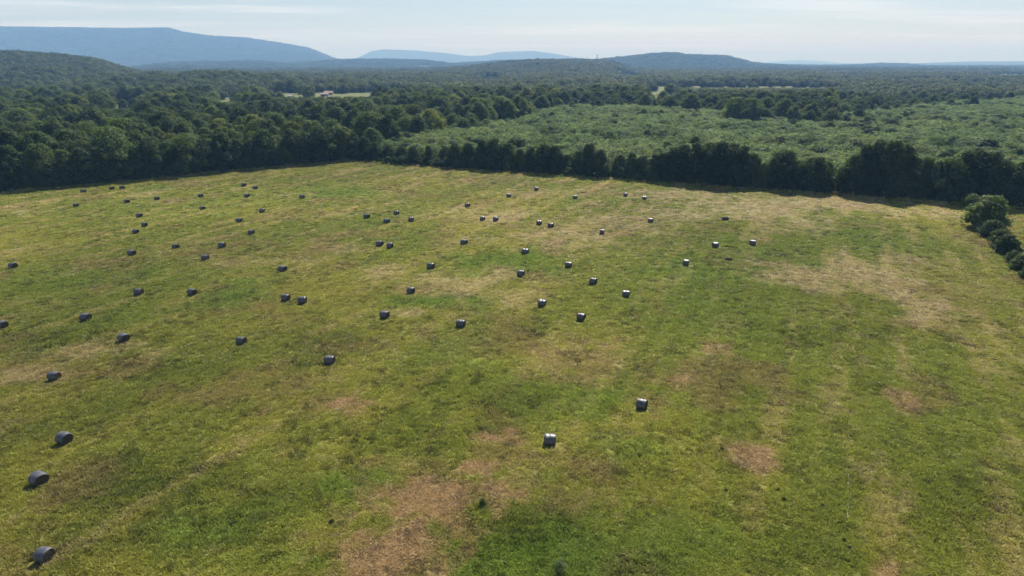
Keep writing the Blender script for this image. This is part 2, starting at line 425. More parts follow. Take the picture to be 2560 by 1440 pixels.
def patch_field(x, y, k):
    wx = (fbm(x / 4.5, y / 4.5, 60, 4) - 0.5); wy = (fbm(x / 4.5, y / 4.5, 70, 4) - 0.5)
    v = np.zeros_like(x)
    for (x0, y0, rx, ry, s) in PW[k]:
        sel = (np.abs(x - x0) < 2.6 * rx) & (np.abs(y - y0) < 2.6 * ry)
        if not sel.any(): continue
        dx = (x[sel] - x0) / rx + 1.7 * wx[sel]; dy = (y[sel] - y0) / ry + 1.7 * wy[sel]
        q = np.sqrt(dx * dx + dy * dy)
        v[sel] = np.maximum(v[sel], s * (1 - sstep(0.25, 1.75, q)))
    return v
def field_mix(x, y):
    x = np.asarray(x, float); y = np.asarray(y, float)
    a = x * SD[0] + y * SD[1]; b = x * SD[1] - y * SD[0]
    streak = fbm(a / 22.0, b / 3.2, 80, 4); big = fbm(x / 42.0, y / 42.0, 90, 3); med = fbm(x / 9.0, y / 9.0, 95, 4); fine = fbm(x / 1.3, y / 1.3, 99, 3)
    c = np.ones(x.shape + (3,)) * np.array(PAL['base'])
    def blend(w, name):
        nonlocal c
        c = c * (1 - w[..., None]) + np.array(PAL[name]) * w[..., None]
    blend(sstep(0.34, 0.70, 0.4 * streak + 0.6 * big) * 0.75, 'yell')
    blend(sstep(0.40, 0.78, med * 0.5 + fine * 0.5) * 0.40, 'dark')
    L = patch_field(x, y, 'lush'); D = patch_field(x, y, 'dark'); S = patch_field(x, y, 'straw'); B = patch_field(x, y, 'brown')
    brk = sstep(0.30, 0.62, 0.55 * fine + 0.45 * med)      # patches are broken up by what grows through
    blend(np.clip(L * 0.9, 0, 1), 'lush')
    blend(np.clip(D * (0.35 + 0.75 * brk), 0, 1), 'dark')
    farw = sstep(110, 240, y)
    dry = sstep(0.53, 0.70, 0.6 * streak + 0.4 * fine) * np.clip(0.34 + 0.36 * farw + 0.16 * sstep(10, 90, x), 0, .75) * (1 - L)
    S2 = 0.72 * sstep(0.15, 1.15, S + 1.5 * (0.45 * streak + 0.35 * fine + 0.20 * med - 0.5)) * sstep(0, .15, S)
    blend(np.clip(np.maximum(dry, S2), 0, 1), 'straw')
    B2 = 0.80 * sstep(0.20, 1.15, B + 1.5 * (0.40 * fine + 0.30 * med + 0.30 * streak - 0.5)) * sstep(0, .15, B)
    redn = sstep(0.54, 0.76, med) * 0.34 * (1 - L)
    blend(np.clip(np.maximum(B2, redn), 0, 1), 'brown')
    swath = np.sin((b + 1.3 * (fbm(a / 30.0, b / 12.0, 130, 2) - .5) * 4) * 2 * math.pi / 3.8)
    c = c * (1 + 0.05 * swath * sstep(.3, .6, fbm(x / 25.0, y / 25.0, 133, 2)))[..., None]
    c = c * (1.05 + 0.46 * fbm(x / 70.0, y / 70.0, 120, 2))[..., None]
    return c, L, D, np.maximum(S2, B2)

def field_sheet(name, label, keep, x0, x1, y0, y1, step):
    xs = np.arange(x0, x1 + step, step); ys = np.arange(y0, y1 + step, step)
    X, Y = np.meshgrid(xs, ys); ny, nx = X.shape
    Z = undul(X, Y)
    i = np.arange(ny - 1)[:, None]; j = np.arange(nx - 1)[None, :]
    F = np.stack([i * nx + j, i * nx + j + 1, (i + 1) * nx + j + 1, (i + 1) * nx + j], -1).reshape(-1, 4)
    cx = X.ravel()[F].mean(1); cyy = Y.ravel()[F].mean(1)
    F = F[keep(cx, cyy)]
    used = np.unique(F); remap = -np.ones(nx * ny, int); remap[used] = np.arange(len(used))
    V = np.stack([X, Y, Z], -1).reshape(-1, 3)[used]
    me = new_mesh(name, V, remap[F], [M_FIELD], True)
    c = field_mix(V[:, 0], V[:, 1])[0]
    a = me.color_attributes.new('field_color', 'FLOAT_COLOR', 'POINT')
    a.data.foreach_set('color', np.hstack([c, np.ones((len(c), 1))]).astype(np.float32).ravel())
    return tag(add_obj(name, me), label, kind='structure')
field_sheet('hay_field', 'mown green and straw coloured hay field', lambda x, y: (d_out(x, y) < 4.5) & (d_hedge(x, y) < 1.0), -300, 170, -20, 325, 0.9)
field_sheet('meadow', 'yellow green meadow beyond the hedge', lambda x, y: (d_out(x, y) < 4.5) & (d_hedge(x, y) >= 1.0), 60, 260, 40, 230, 1.5)

TX = [900, 950, 1080, 1180, 1265, 1350, 1450, 1650, 1700, 1800, 1900, 2050, 2150, 2300, 2560, 3000]
TY = [0, 345, 370, 405, 470, 545, 600, 610, 570, 510, 460, 440, 500, 600, 720, 800]
xs = np.arange(-140, 760, 6.0); ys = np.arange(120, 820, 6.0)
X, Y = np.meshgrid(xs, ys); ny, nx = X.shape
i = np.arange(ny - 1)[:, None]; j = np.arange(nx - 1)[None, :]
F = np.stack([i * nx + j, i * nx + j + 1, (i + 1) * nx + j + 1, (i + 1) * nx + j], -1).reshape(-1, 4)
fx, fy = X.ravel()[F].mean(1), Y.ravel()[F].mean(1); pc = col_of(fx, fy)
F = F[(d_out(fx, fy) > 9) & (pc > 890) & (fy < np.interp(pc, TX, TY) + 6)]
tag(add_obj('scrub_ground', new_mesh('scrub_ground', np.stack([X, Y, terrain(X, Y) + .06], -1).reshape(-1, 3), F, [M_SCRUB], True)), 'rough grass between the saplings of the thicket', kind='structure')
for k, (p0, p1, y0, y1, ys) in enumerate(CLEAR):
    nu, nv = 14, 14
    pts = []
    for a in range(nv):
        yy = y0 + (y1 - y0) * a / (nv - 1)
        for b in range(nu):
            pp = p0 - 12 + (p1 - p0 + 24) * b / (nu - 1)
            pts.append((column_x(pp, yy), yy))
    pts = np.array(pts); z = terrain(pts[:, 0], pts[:, 1]) + 0.9
    idx = np.arange(nv - 1)[:, None] * nu + np.arange(nu - 1)[None, :]
    F = np.stack([idx, idx + 1, idx + nu + 1, idx + nu], -1).reshape(-1, 4)
    tag(add_obj('pasture', new_mesh('pasture', np.column_stack([pts, z]), F, [M_PASTURE], True)), 'pale grass pasture in a clearing of the woods', kind='structure')

# ------------------------------------------------------------------ plant meshes
def quads(centers, normals, size, aspect, rs):
    n = len(centers)
    nn = normals / np.maximum(np.linalg.norm(normals, axis=1, keepdims=True), 1e-6)
    rv = rs.normal(size=(n, 3)); u = np.cross(nn, rv); u /= np.maximum(np.linalg.norm(u, axis=1, keepdims=True), 1e-6)
    v = np.cross(nn, u)
    s = size[:, None]
    a = u * s * 0.5; b = v * s * 0.5 * aspect
    P = np.stack([centers - a, centers - b * 0.9 + a * 0.1, centers + a, centers + b], 1).reshape(-1, 3)
    F = np.arange(n * 4).reshape(-1, 4)
    return P, F
def leaf_mesh(name, centers, normals, size, mat, rs, aspect=0.75):
    P, F = quads(centers, normals, size, aspect, rs)
    me = new_mesh(name, P, F, [mat])
    float_attr(me, 'leaf', np.repeat(rs.random(len(centers)), 4))
    return me
def crown_points(rs, H, R, base, nl, per, lobe=(0.26, 0.42), shape=0.8, top=1.0):
    """leaf positions and normals for a crown of overlapping rounded leaf masses"""
    C = []; Nn = []; lc = []; lr = []
    for k in range(nl):
        tt = (k + rs.random()) / nl
        z = base + (H - base) * (0.06 + 0.80 * tt)
        prof = math.sin(math.pi * min(max(0.16 + 0.80 * tt ** shape, 0), 1)) ** 0.75
        rr = R * prof * (0.35 + 0.50 * math.sqrt(rs.random())) * (0.8 + 0.35 * rs.random())
        a = k * 2.399 + rs.normal() * 0.4
        lc.append((rr * math.cos(a), rr * math.sin(a), z)); lr.append(R * rs.uniform(*lobe) * (0.75 + 0.4 * prof))
    lc = np.array(lc); lr = np.array(lr)
    for k in range(nl):
        d = rs.normal(size=(per, 3)); d /= np.linalg.norm(d, axis=1, keepdims=True)
        d[:, 2] = np.where(d[:, 2] < -0.35, -d[:, 2] * 0.6, d[:, 2])
        d /= np.linalg.norm(d, axis=1, keepdims=True)
        rad = lr[k] * (0.55 + 0.66 * rs.random(per) ** 0.8)
        p = lc[k] + d * rad[:, None] * np.array([1, 1, 0.82])
        dist = np.linalg.norm((p[:, None, :] - lc[None]) / lr[None, :, None], axis=2)
        dist[:, k] = 9
        keep = dist.min(1) > 0.55
        p = p[keep]; d = d[keep]
        C.append(p); Nn.append(d + rs.normal(size=d.shape) * 0.45 + np.array([0, 0, 0.25]))
    return np.vstack(C), np.vstack(Nn), lc, lr
def inner_light_blockers(rs, lc, lr, n=12):  # oversized leaf quads added inside each leaf mass to block light through the crown
    d = rs.normal(size=(len(lc), n, 3)); d /= np.linalg.norm(d, axis=2, keepdims=True)
    p = lc[:, None] + d * lr[:, None, None] * rs.uniform(.25, .62, (len(lc), n, 1))
    return p.reshape(-1, 3), (d + rs.normal(size=d.shape) * .4).reshape(-1, 3), np.repeat(lr, n) * rs.uniform(.6, .95, len(lr) * n)
def tube(path, radii, seg=7):
    V = []; F = []
    path = [Vector(p) for p in path]
    for i, p in enumerate(path):
        d = (path[min(i + 1, len(path) - 1)] - path[max(i - 1, 0)]).normalized()
        u = d.orthogonal().normalized(); v = d.cross(u)
        for s in range(seg):
            a = 2 * math.pi * s / seg
            V.append(p + (u * math.cos(a) + v * math.sin(a)) * radii[i])
    for i in range(len(path) - 1):
        for s in range(seg):
            F.append((i * seg + s, i * seg + (s + 1) % seg, (i + 1) * seg + (s + 1) % seg, (i + 1) * seg + s))
    F.append(tuple(range((len(path) - 1) * seg, len(path) * seg)))
    return V, F
def join_tubes(ts):
    V = []; F = []
    for v, f in ts:
        o = len(V); V += [tuple(q) for q in v]; F += [tuple(i + o for i in q) for q in f]
    return V, F
def trunk_mesh(name, rs, H, R, lc, mat, thick=1.0, nlimb=9):
    r0 = 0.022 * H * thick
    lean = rs.normal(size=2) * 0.03 * H
    top = Vector((lean[0], lean[1], H * 0.72))
    path = [(0, 0, -0.4), (0, 0, 0.2), (lean[0] * .25, lean[1] * .25, H * .22), (lean[0] * .6, lean[1] * .6, H * .48), top]
    ts = [tube(path, [r0 * 1.5, r0 * 1.15, r0 * .9, r0 * .6, r0 * .2])]
    idx = rs.permutation(len(lc))[:nlimb]
    for k in idx:
        e = Vector(lc[k]); zs = min(max(e.z * 0.55, H * 0.15), H * 0.62)
        s = Vector((lean[0], lean[1], 0)) * (zs / (H * .72)) + Vector((0, 0, zs))
        m = s.lerp(e, 0.5) + Vector((0, 0, 0.06 * H))
        ts.append(tube([s, m, e], [r0 * .42, r0 * .28, r0 * .1], 5))
    V, F = join_tubes(ts)
    return new_mesh(name, V, F, [mat], True)

class Proto: pass
def make_tree(kind, seed, H, R, base, nl, per, leaf, mat, lobe=(0.26, 0.42), shape=0.8, asp=0.75, trunk=True):
    rs = np.random.default_rng(seed)
    C, N, lc, lr = crown_points(rs, H, R, base, nl, per, lobe, shape)
    sz = leaf * rs.uniform(0.6, 1.35, len(C))
    C2, N2, s2 = inner_light_blockers(rs, lc, lr)
    C = np.vstack([C, C2]); N = np.vstack([N, N2]); sz = np.concatenate([sz, s2])
    C[:, 2] = np.maximum(C[:, 2], 0.1)
    p = Proto(); p.H = H; p.R = R
    p.crown = leaf_mesh(kind + '_crown', C, N, sz, mat, rs, asp)
    p.trunk = trunk_mesh(kind + '_trunk', rs, H, R, lc, M_BARK) if trunk else None
    return p
OAKS = [make_tree('broadleaf', 100 + k, 14, R_, 1.0, nl_, 130, 0.50, M_LEAF, lb_, sh_) for k, (R_, nl_, lb_, sh_) in enumerate(
    ((5.0, 46, (.20, .42), .72), (6.6, 64, (.16, .34), .62), (4.2, 44, (.22, .40), 1.05), (5.6, 34, (.26, .50), .80), (5.0, 70, (.14, .30), .9), (7.2, 52, (.20, .38), .70)))]
TALLS = [make_tree('tall_broadleaf', 200 + k, 19, 5.4, 1.0, 70, 100, 0.62, M_LEAF, (0.22, 0.36), 0.9) for k in range(2)]
SAPS = []
for k in range(5):      # young feathery saplings: flat drooping sprays of fine leaves
    rs = np.random.default_rng(300 + k); C = []; N = []; lc = []
    for s in range(22):
        a = s * 2.4 + rs.normal() * .3; tt = (s + .5) / 22
        r = (0.4 + 2.3 * math.sin(math.pi * (0.15 + 0.8 * tt))) * rs.uniform(.6, 1.1); z = 1.0 + 3.9 * tt
        e = np.array([r * math.cos(a), r * math.sin(a), z - 0.15 * r + rs.normal() * .2]); lc.append(e)
        st = np.array([0, 0, max(z - 0.8, .4)])
        m = 46; f = 0.25 + 0.85 * rs.random(m)
        p = st + (e - st) * f[:, None] + rs.normal(size=(m, 3)) * np.array([.34, .34, .16])
        C.append(p); N.append(rs.normal(size=(m, 3)) * .5 + np.array([0, 0, 1.0]) + 0.4 * (e - st) / np.linalg.norm(e - st))
    C = np.vstack(C); N = np.vstack(N); lc = np.array(lc); C[:, 2] = np.maximum(C[:, 2], .1)
    p = Proto(); p.H = 5.2; p.R = 2.6
    p.crown = leaf_mesh('sapling_crown', C, N, 0.40 * rs.uniform(.6, 1.3, len(C)), M_SAP, rs, .6)
    p.trunk = trunk_mesh('sapling_trunk', rs, 5.0, 2.5, lc, M_BARK, .7, 7)
    SAPS.append(p)
SHRUBS = [make_tree('shrub', 400 + k, 4.0, 2.3, 0.1, 34, 95, 0.33, M_LEAF, (0.26, 0.44), 0.6) for k in range(3)]
FARS = []
for k in range(4):      # trees a kilometre and more away: lumpy leafy shells
    rs = np.random.default_rng(500 + k)
    n_ = 620; d = rs.normal(size=(n_, 3)); d /= np.linalg.norm(d, axis=1, keepdims=True)
    ph = rs.random(6) * 6.28; az_ = np.arctan2(d[:, 1], d[:, 0])
    bumpy = 1 + .16 * np.sin(3 * az_ + 4 * d[:, 2] + ph[0]) + .13 * np.sin(5 * az_ - 6 * d[:, 2] + ph[1]) + .10 * np.sin(9 * d[:, 2] + ph[2] + 2 * az_)
    rr_ = bumpy * rs.uniform(.86, 1.04, n_)
    C = np.stack([d[:, 0] * rr_ * 5.4, d[:, 1] * rr_ * 5.4, 7.4 + d[:, 2] * rr_ * 6.2], 1); C[:, 2] = np.maximum(C[:, 2], .2)
    p = Proto(); p.H = 14.0
    dc = rs.normal(size=(60, 3)); dc /= np.linalg.norm(dc, axis=1, keepdims=True)
    C = np.vstack([C, np.array([0, 0, 7.2]) + dc * np.array([3.6, 3.6, 4.6])]); d = np.vstack([d, dc])
    sz = np.concatenate([1.25 * rs.uniform(.65, 1.3, n_), np.full(60, 3.4)])
    p.crown = leaf_mesh('distant_crown', C, d + rs.normal(size=d.shape) * .38 + np.array([0, 0, .2]), sz, M_FAR, rs, .9); FARS.append(p)
CANOPY = []
for k in range(3):      # a stand of some twenty crowns for woods kilometres away
    rs = np.random.default_rng(600 + k); C = []; N = []
    for q in range(26):
        x, y = rs.uniform(-22, 22, 2); r = rs.uniform(3.5, 6.5); h = rs.uniform(9, 15)
        d = rs.normal(size=(34, 3)); d /= np.linalg.norm(d, axis=1, keepdims=True); d[:, 2] = np.abs(d[:, 2]) * 1.0 - .35 * (rs.random(34) < .3)
        C.append(np.array([x, y, h - r]) + d * r * rs.uniform(.75, 1.05, (34, 1))); N.append(d + rs.normal(size=d.shape) * .4)
    p = Proto(); p.crown = leaf_mesh('distant_stand', np.vstack(C), np.vstack(N), 2.9 * rs.uniform(.7, 1.3, 26 * 34), M_FAR, rs, .9); CANOPY.append(p)

def scatter(name, label, meshes, pts, rot, scl, idx, tint, cat):
    me = bpy.data.meshes.new(name)
    me.vertices.add(len(pts)); me.vertices.foreach_set('co', np.asarray(pts, np.float32).ravel())
    float_attr(me, 'turn', rot); vec_attr(me, 'size', scl); int_attr(me, 'pick', idx); vec_attr(me, 'tint', tint)
    o = add_obj(name, me); tag(o, label, cat, kind='stuff')
    ng = bpy.data.node_groups.new(name, 'GeometryNodeTree')
    ng.interface.new_socket('Geometry', in_out='INPUT', socket_type='NodeSocketGeometry')
    ng.interface.new_socket('Geometry', in_out='OUTPUT', socket_type='NodeSocketGeometry')
    N, Lk = ng.nodes, ng.links
    gi = N.new('NodeGroupInput'); go = N.new('NodeGroupOutput'); jn = N.new('GeometryNodeJoinGeometry')
    def named(nm, dt):
        q = N.new('GeometryNodeInputNamedAttribute'); q.data_type = dt; q.inputs['Name'].default_value = nm; return q.outputs['Attribute']
    tr_, sc_, pk_ = named('turn', 'FLOAT'), named('size', 'FLOAT_VECTOR'), named('pick', 'INT')
    cmbn = N.new('ShaderNodeCombineXYZ'); Lk.new(tr_, cmbn.inputs[2])
    for k, m in enumerate(meshes):
        src = bpy.data.objects.new(name + '_source', m)       # mesh holder, not linked to the scene
        oi = N.new('GeometryNodeObjectInfo'); oi.inputs['Object'].default_value = src
        cp = N.new('FunctionNodeCompare'); cp.data_type = 'INT'; cp.operation = 'EQUAL'
        Lk.new(pk_, cp.inputs[2]); cp.inputs[3].default_value = k
        ip = N.new('GeometryNodeInstanceOnPoints')
        Lk.new(gi.outputs[0], ip.inputs['Points']); Lk.new(cp.outputs[0], ip.inputs['Selection'])
        Lk.new(oi.outputs['Geometry'], ip.inputs['Instance']); Lk.new(cmbn.outputs[0], ip.inputs['Rotation']); Lk.new(sc_, ip.inputs['Scale'])
        Lk.new(ip.outputs[0], jn.inputs[0])
    Lk.new(jn.outputs[0], go.inputs[0])
    md = o.modifiers.new('scatter', 'NODES'); md.node_group = ng
    return o

# ------------------------------------------------------------------ where trees stand
def tint_for(n, x, y, yellow=0.0):
    hue = np.clip(0.18 + 0.45 * fbm(x / 60.0, y / 60.0, 200, 3) * rng.uniform(0.3, 1.5, n) + yellow, 0, 1)
    yl = rng.random(n) < 0.05
    hue = np.where(yl, np.clip(hue + rng.uniform(.25, .5, n), 0, 1), hue)
    return np.stack([hue, rng.uniform(-0.2, 1.2, n), np.zeros(n)], 1)
TX = [900, 950, 1080, 1180, 1265, 1350, 1450, 1650, 1700, 1800, 1900, 2050, 2150, 2300, 2560, 3000]
TY = [0, 345, 370, 405, 470, 545, 600, 610, 570, 510, 460, 440, 500, 600, 720, 800]
def in_clear(px, y):
    m = np.zeros(len(px), bool)
    wob = fbm(px / 22.0, y / 45.0, 301, 3) - .5
    px = px + 60 * wob; y = y * (1 + .10 * (fbm(px / 30.0, y / 90.0, 305, 3) - .5))
    for (a, b, y0, y1, _) in CLEAR: m |= (px > a) & (px < b) & (y > y0) & (y < y1)
    return m
def cap_height(px, y, z0, h):
    px = px + 50 * (fbm(px / 22.0, y / 45.0, 301, 3) - .5)
    for (a, b, y0, y1, ysight) in CLEAR:
        s = (px > a - 3) & (px < b + 3) & (y <= y0) & (y > 330)
        h = np.where(s, np.minimum(h, np.maximum(CAM_H * (1 - y / ysight) - z0 - 0.5, 3.0)), h)
    return h
def jitter_grid(y0, y1, step, pad=1.22):
    xm = y1 * 0.78 * pad
    xs = np.arange(-xm, xm, step); ys = np.arange(y0, y1, step)
    X, Y = np.meshgrid(xs, ys); X = X + rng.uniform(-.46, .46, X.shape) * step; Y = Y + rng.uniform(-.46, .46, Y.shape) * step
    X, Y = X.ravel(), Y.ravel()
    k = np.abs(X) < 0.80 * Y * pad + 40
    return X[k], Y[k]

trees = []      # x, y, height, proto list name, proto index, rot, hue, value, group key
def add_tree(x, y, h, fam, key, hue=None, val=None, wide=1.0):
    trees.append([x, y, h, fam, random.randrange(6), random.random() * 6.283, hue if hue is not None else random.uniform(.15, .55), val if val is not None else random.uniform(-.1, 1.1), key, wide])

# the row along the far edge of the field, heights after the row's outline
ROW = [(885, 325), (905, 338), (935, 352), (965, 360), (1000, 364), (1035, 362), (1070, 360), (1105, 362), (1140, 352), (1170, 352), (1205, 342), (1232, 340), (1262, 352), (1295, 368), (1325, 362),
       (1360, 355), (1385, 358), (1415, 384), (1440, 372), (1470, 352), (1500, 368), (1545, 384), (1575, 376), (1600, 386), (1630, 380), (1650, 376), (1680, 364), (1705, 354), (1735, 348), (1765, 348), (1795, 346), (1825, 350),
       (1850, 356), (1872, 376), (1905, 402), (1935, 374), (1958, 372), (1990, 396), (2015, 388), (2035, 386), (2055, 398), (2100, 412), (2125, 378), (2150, 350), (2180, 338), (2215, 338), (2245, 348), (2275, 384), (2300, 388), (2330, 394),
       (2360, 390), (2395, 366), (2430, 364), (2462, 372), (2490, 392), (2530, 396), (2560, 392), (2610, 396), (2660, 390), (2720, 396), (2790, 388)]
fd = (B_ - A_) / np.linalg.norm(B_ - A_)
fn = np.array([-fd[1], fd[0]])
for (px, top) in ROW:
    for tt in np.linspace(0, 420, 841):
        q = A_ + fd * tt + fn * 5.5
        if col_of(q[0], q[1]) >= px: break
    q = q + fn * random.uniform(-1.5, 2.5)
    h = height_at(top, q[1] ) + 0.2
    tall = h > 17.0
    add_tree(q[0], q[1], h, 'tall' if tall else 'oak', 'row_tall' if tall else 'row_corner' if px < 1300 else 'row', random.uniform(.05, .4), random.uniform(.1, .6), random.uniform(.75, .95))
    if random.random() < .75:
        q2 = q + fd * random.uniform(-4, 4) + fn * random.uniform(-3.5, 0)
        add_tree(q2[0], q2[1], h * random.uniform(.4, .62), 'oak', 'row_low', random.uniform(.1, .5), random.uniform(.2, .7))
# wood edge on the left
ld = (A_ - L_) / np.linalg.norm(A_ - L_); ln = np.array([-ld[1], ld[0]])
tt = -70.0
while tt < np.linalg.norm(A_ - L_) + 6:
    q = L_ + ld * tt + ln * random.uniform(3.5, 7)
    add_tree(q[0], q[1], random.uniform(12.5, 17.5), 'oak', 'edge', random.uniform(.1, .5), random.uniform(.1, .6))
    if random.random() < .5:
        q2 = L_ + ld * (tt + 3) + ln * random.uniform(2.0, 3.5)
        add_tree(q2[0], q2[1], random.uniform(4.5, 8), 'oak', 'edge_low', random.uniform(.3, .6), random.uniform(.3, .8))
    tt += random.uniform(4.5, 7)
# bushes at the foot of the row and of the wood
under = []
tt = 2.0
while tt < 330:
    q = A_ + fd * tt + fn * random.uniform(1.0, 3.2); under.append((q[0], q[1], random.uniform(2.0, 4.2), 'row')); tt += random.uniform(2.6, 4.4)
    if 196 < tt < 200: tt += 3
tt = -66.0
while tt < np.linalg.norm(A_ - L_):
    q = L_ + ld * tt + ln * random.uniform(1.0, 3.0); under.append((q[0], q[1], random.uniform(2.0, 4.5), 'wood')); tt += random.uniform(2.8, 4.8)
# lone trees rising out of the thicket
for k in range(640):
    yy = random.uniform(250, 640); pc = random.uniform(1050, 2650); x = column_x(pc, yy)
    if d_out(np.array([x]), np.array([yy]))[0] > 22 and yy < np.interp(pc, TX, TY) - 5 and random.random() < (.75 if pc > 2000 else .28):
        add_tree(x, yy, random.uniform(5.5, 9.5), 'oak', 'scrub', random.uniform(.15, .7), random.uniform(.1, .9))
# woods
X, Y = jitter_grid(200, 760, 8.3)
o_ = d_out(X, Y); px = col_of(X, Y); T = np.interp(px, TX, TY)
T = T + 110 * (fbm(X / 38, Y / 38, 61, 3) - .5)
wood = (o_ > 9) & ~in_clear(px, Y) & ((px < 880) | (Y > T))
sparse = (px > 2080) & (Y < 900)
wood &= ~(sparse & (rng.random(len(X)) < .42))
X, Y, px, o_ = X[wood], Y[wood], px[wood], o_[wood]
h = np.where(rng.random(len(X)) < .22, rng.uniform(16, 21, len(X)), rng.uniform(8.0, 15.5, len(X))) * (0.85 + .3 * fbm(X / 50, Y / 50, 31, 2))
h = np.where((px > 2080), h * .72, h)
h = cap_height(px, Y, 0, h)
tn_ = vnoise(X / 45, Y / 45, 3)
for a in range(len(X)):
    key = 'belt' if px[a] > 1000 else ('wood_tall' if h[a] > 15 else 'wood_low' if h[a] < 9.5 else 'wood')
    add_tree(X[a], Y[a], h[a], 'oak', key, float(np.clip(.15 + .5 * tn_[a] * random.uniform(.4, 1.4), 0, 1)))
    if random.random() < .04: trees[-1][6] = random.uniform(.75, 1.0); trees[-1][8] = 'yellow'

FAM = {'oak': OAKS, 'tall': TALLS}
def proj_area(t): return t[2] ** 2 / (t[1] ** 2)
order = sorted(range(len(trees)), key=lambda k: -proj_area(trees[k]) * (1.0 if abs(col_of(trees[k][0], trees[k][1]) - 1280) < 1320 else 0.01) * (2.5 if trees[k][8] in ('scrub', 'row', 'row_corner', 'row_tall', 'row_low', 'edge', 'edge_low') else 1))
single = set(order[:300])
LAB = {
 'row': ('dark green broadleaf tree in the dense middle stretch of the row behind the hay field', 'row of trees along the far field edge'),
 'row_tall': ('tall grey green tree towering above the row behind the hay field', 'tall trees in the row'),
 'row_low': ('low leafy tree filling the row behind the hay field', 'low trees in the row'),
 'edge': ('dense dark broadleaf tree at the front edge of the wood beside the field', 'trees at the edge of the wood'),
 'edge_low': ('low bushy tree in front of the dark wood edge beside the field', 'low trees before the wood'),
 'wood': ('broadleaf tree inside the wood, behind the trees at its edge', 'trees inside the wood'),
 'wood_tall': ('tall broad crowned tree rising above its neighbours inside the wood', 'tall trees inside the wood'),
 'wood_low': ('small low crowned tree between taller trees inside the wood', 'small trees inside the wood'),
 'row_corner': ('dark slender tree in the low stretch of the row by the far field corner', 'trees of the row by the field corner'),
 'scrub': ('lone rounded tree rising out of the pale sapling thicket', 'lone trees in the thicket'),
 'belt': ('rounded dark tree in the belt of woods beyond the pale thicket', 'trees beyond the thicket'),
 'yellow': ('yellow green tree standing out among darker green trees of the wood', 'yellow green trees in the wood')}
def place_tree(name, proto, x, y, z, h, rot, hue, val, wide, label, cat, group):
    root = bpy.data.objects.new(name, None); COL.objects.link(root); root.empty_display_size = 0.5
    s = h / proto.H
    root.location = (x, y, z); root.rotation_euler = (0, 0, rot); root.scale = (s * wide, s * wide, s)
    tag(root, label, cat, group)
    c = bpy.data.objects.new('crown', proto.crown); COL.objects.link(c); c.parent = root; c['tint'] = (float(hue), float(val), 0.0)
    if proto.trunk:
        k = bpy.data.objects.new('trunk', proto.trunk); COL.objects.link(k); k.parent = root
    return root
rest = []
tree_z = terrain(np.array([t_[0] for t_ in trees]), np.array([t_[1] for t_ in trees])) - 0.1
for k, tr_ in enumerate(trees):
    x, y, h, fam, pi, rot, hue, val, key, wide = tr_
    z = float(tree_z[k])
    if k in single:
        P_ = FAM[fam][pi % len(FAM[fam])]
        lab, grp = LAB[key]
        place_tree('broadleaf_tree', P_, x, y, z, h, rot, hue, val, wide, lab, 'tree', grp)
    else: rest.append((x, y, z, h / 14.0, pi % 6, rot, hue, val))
rest = np.array(rest)
scatter('woods', 'mass of broadleaf woods behind the field', [p.crown for p in OAKS], rest[:, :3], rest[:, 5], np.repeat(rest[:, 3:4], 3, 1), rest[:, 4].astype(int), np.column_stack([rest[:, 6], rest[:, 7], rest[:, 7] * 0]), 'woods')

# thicket of saplings behind the row
X, Y = jitter_grid(215, 760, 3.3)
o_ = d_out(X, Y); px = col_of(X, Y); T = np.interp(px, TX, TY)
gap = fbm(X / 14, Y / 14, 55, 3)
k_ = (o_ > 13) & (px > 880) & (Y < T + 45) & (gap > 0.34)
X, Y, px = X[k_], Y[k_], px[k_]
dk = rng.random(len(X)) < 0.016
Z = terrain(X, Y)
hs = rng.uniform(.6, 1.6, len(X)) * (0.65 + 0.9 * fbm(X / 25, Y / 25, 57, 2))
hs = cap_height(px, Y, Z, np.minimum(hs, 1.7) * 5.0) / 5.0
vis = (np.abs(px - 1280) < 1300)
ordr = np.argsort(np.where(vis, Y, 1e9))
sing = np.zeros(len(X), bool); sing[ordr[:290]] = True
sap_rest = []
sn_ = vnoise(X / 20, Y / 20, 8)
for a in range(len(X)):
    hue = float(np.clip(.25 + .6 * sn_[a] * random.uniform(.4, 1.3), 0, 1)); val = random.random()
    if dk[a]:
        place_tree('shrub', SHRUBS[a % 3], X[a], Y[a], Z[a] - .1, 4.6 * hs[a] + 1.2, random.random() * 6.28, random.uniform(0, .25), random.uniform(0, .4), 1.25,
                   'dark rounded shrub standing out of the pale thicket', 'shrub', 'dark shrubs in the thicket')
    elif sing[a]:
        place_tree('sapling', SAPS[a % 5], X[a], Y[a], Z[a] - .1, 5.0 * hs[a], random.random() * 6.28, hue, val, 1.1,
                   'feathery pale green sapling in the thicket just behind the tree row', 'sapling', 'saplings of the thicket')
    else: sap_rest.append((X[a], Y[a], Z[a] - .1, hs[a], a % 5, random.random() * 6.28, hue, val))
sr = np.array(sap_rest)
scatter('thicket', 'pale green thicket of young saplings', [p.crown for p in SAPS], sr[:, :3], sr[:, 5], np.column_stack([sr[:, 3] * 1.1, sr[:, 3] * 1.1, sr[:, 3]]), sr[:, 4].astype(int), np.column_stack([sr[:, 6], sr[:, 7], sr[:, 7] * 0]), 'thicket')

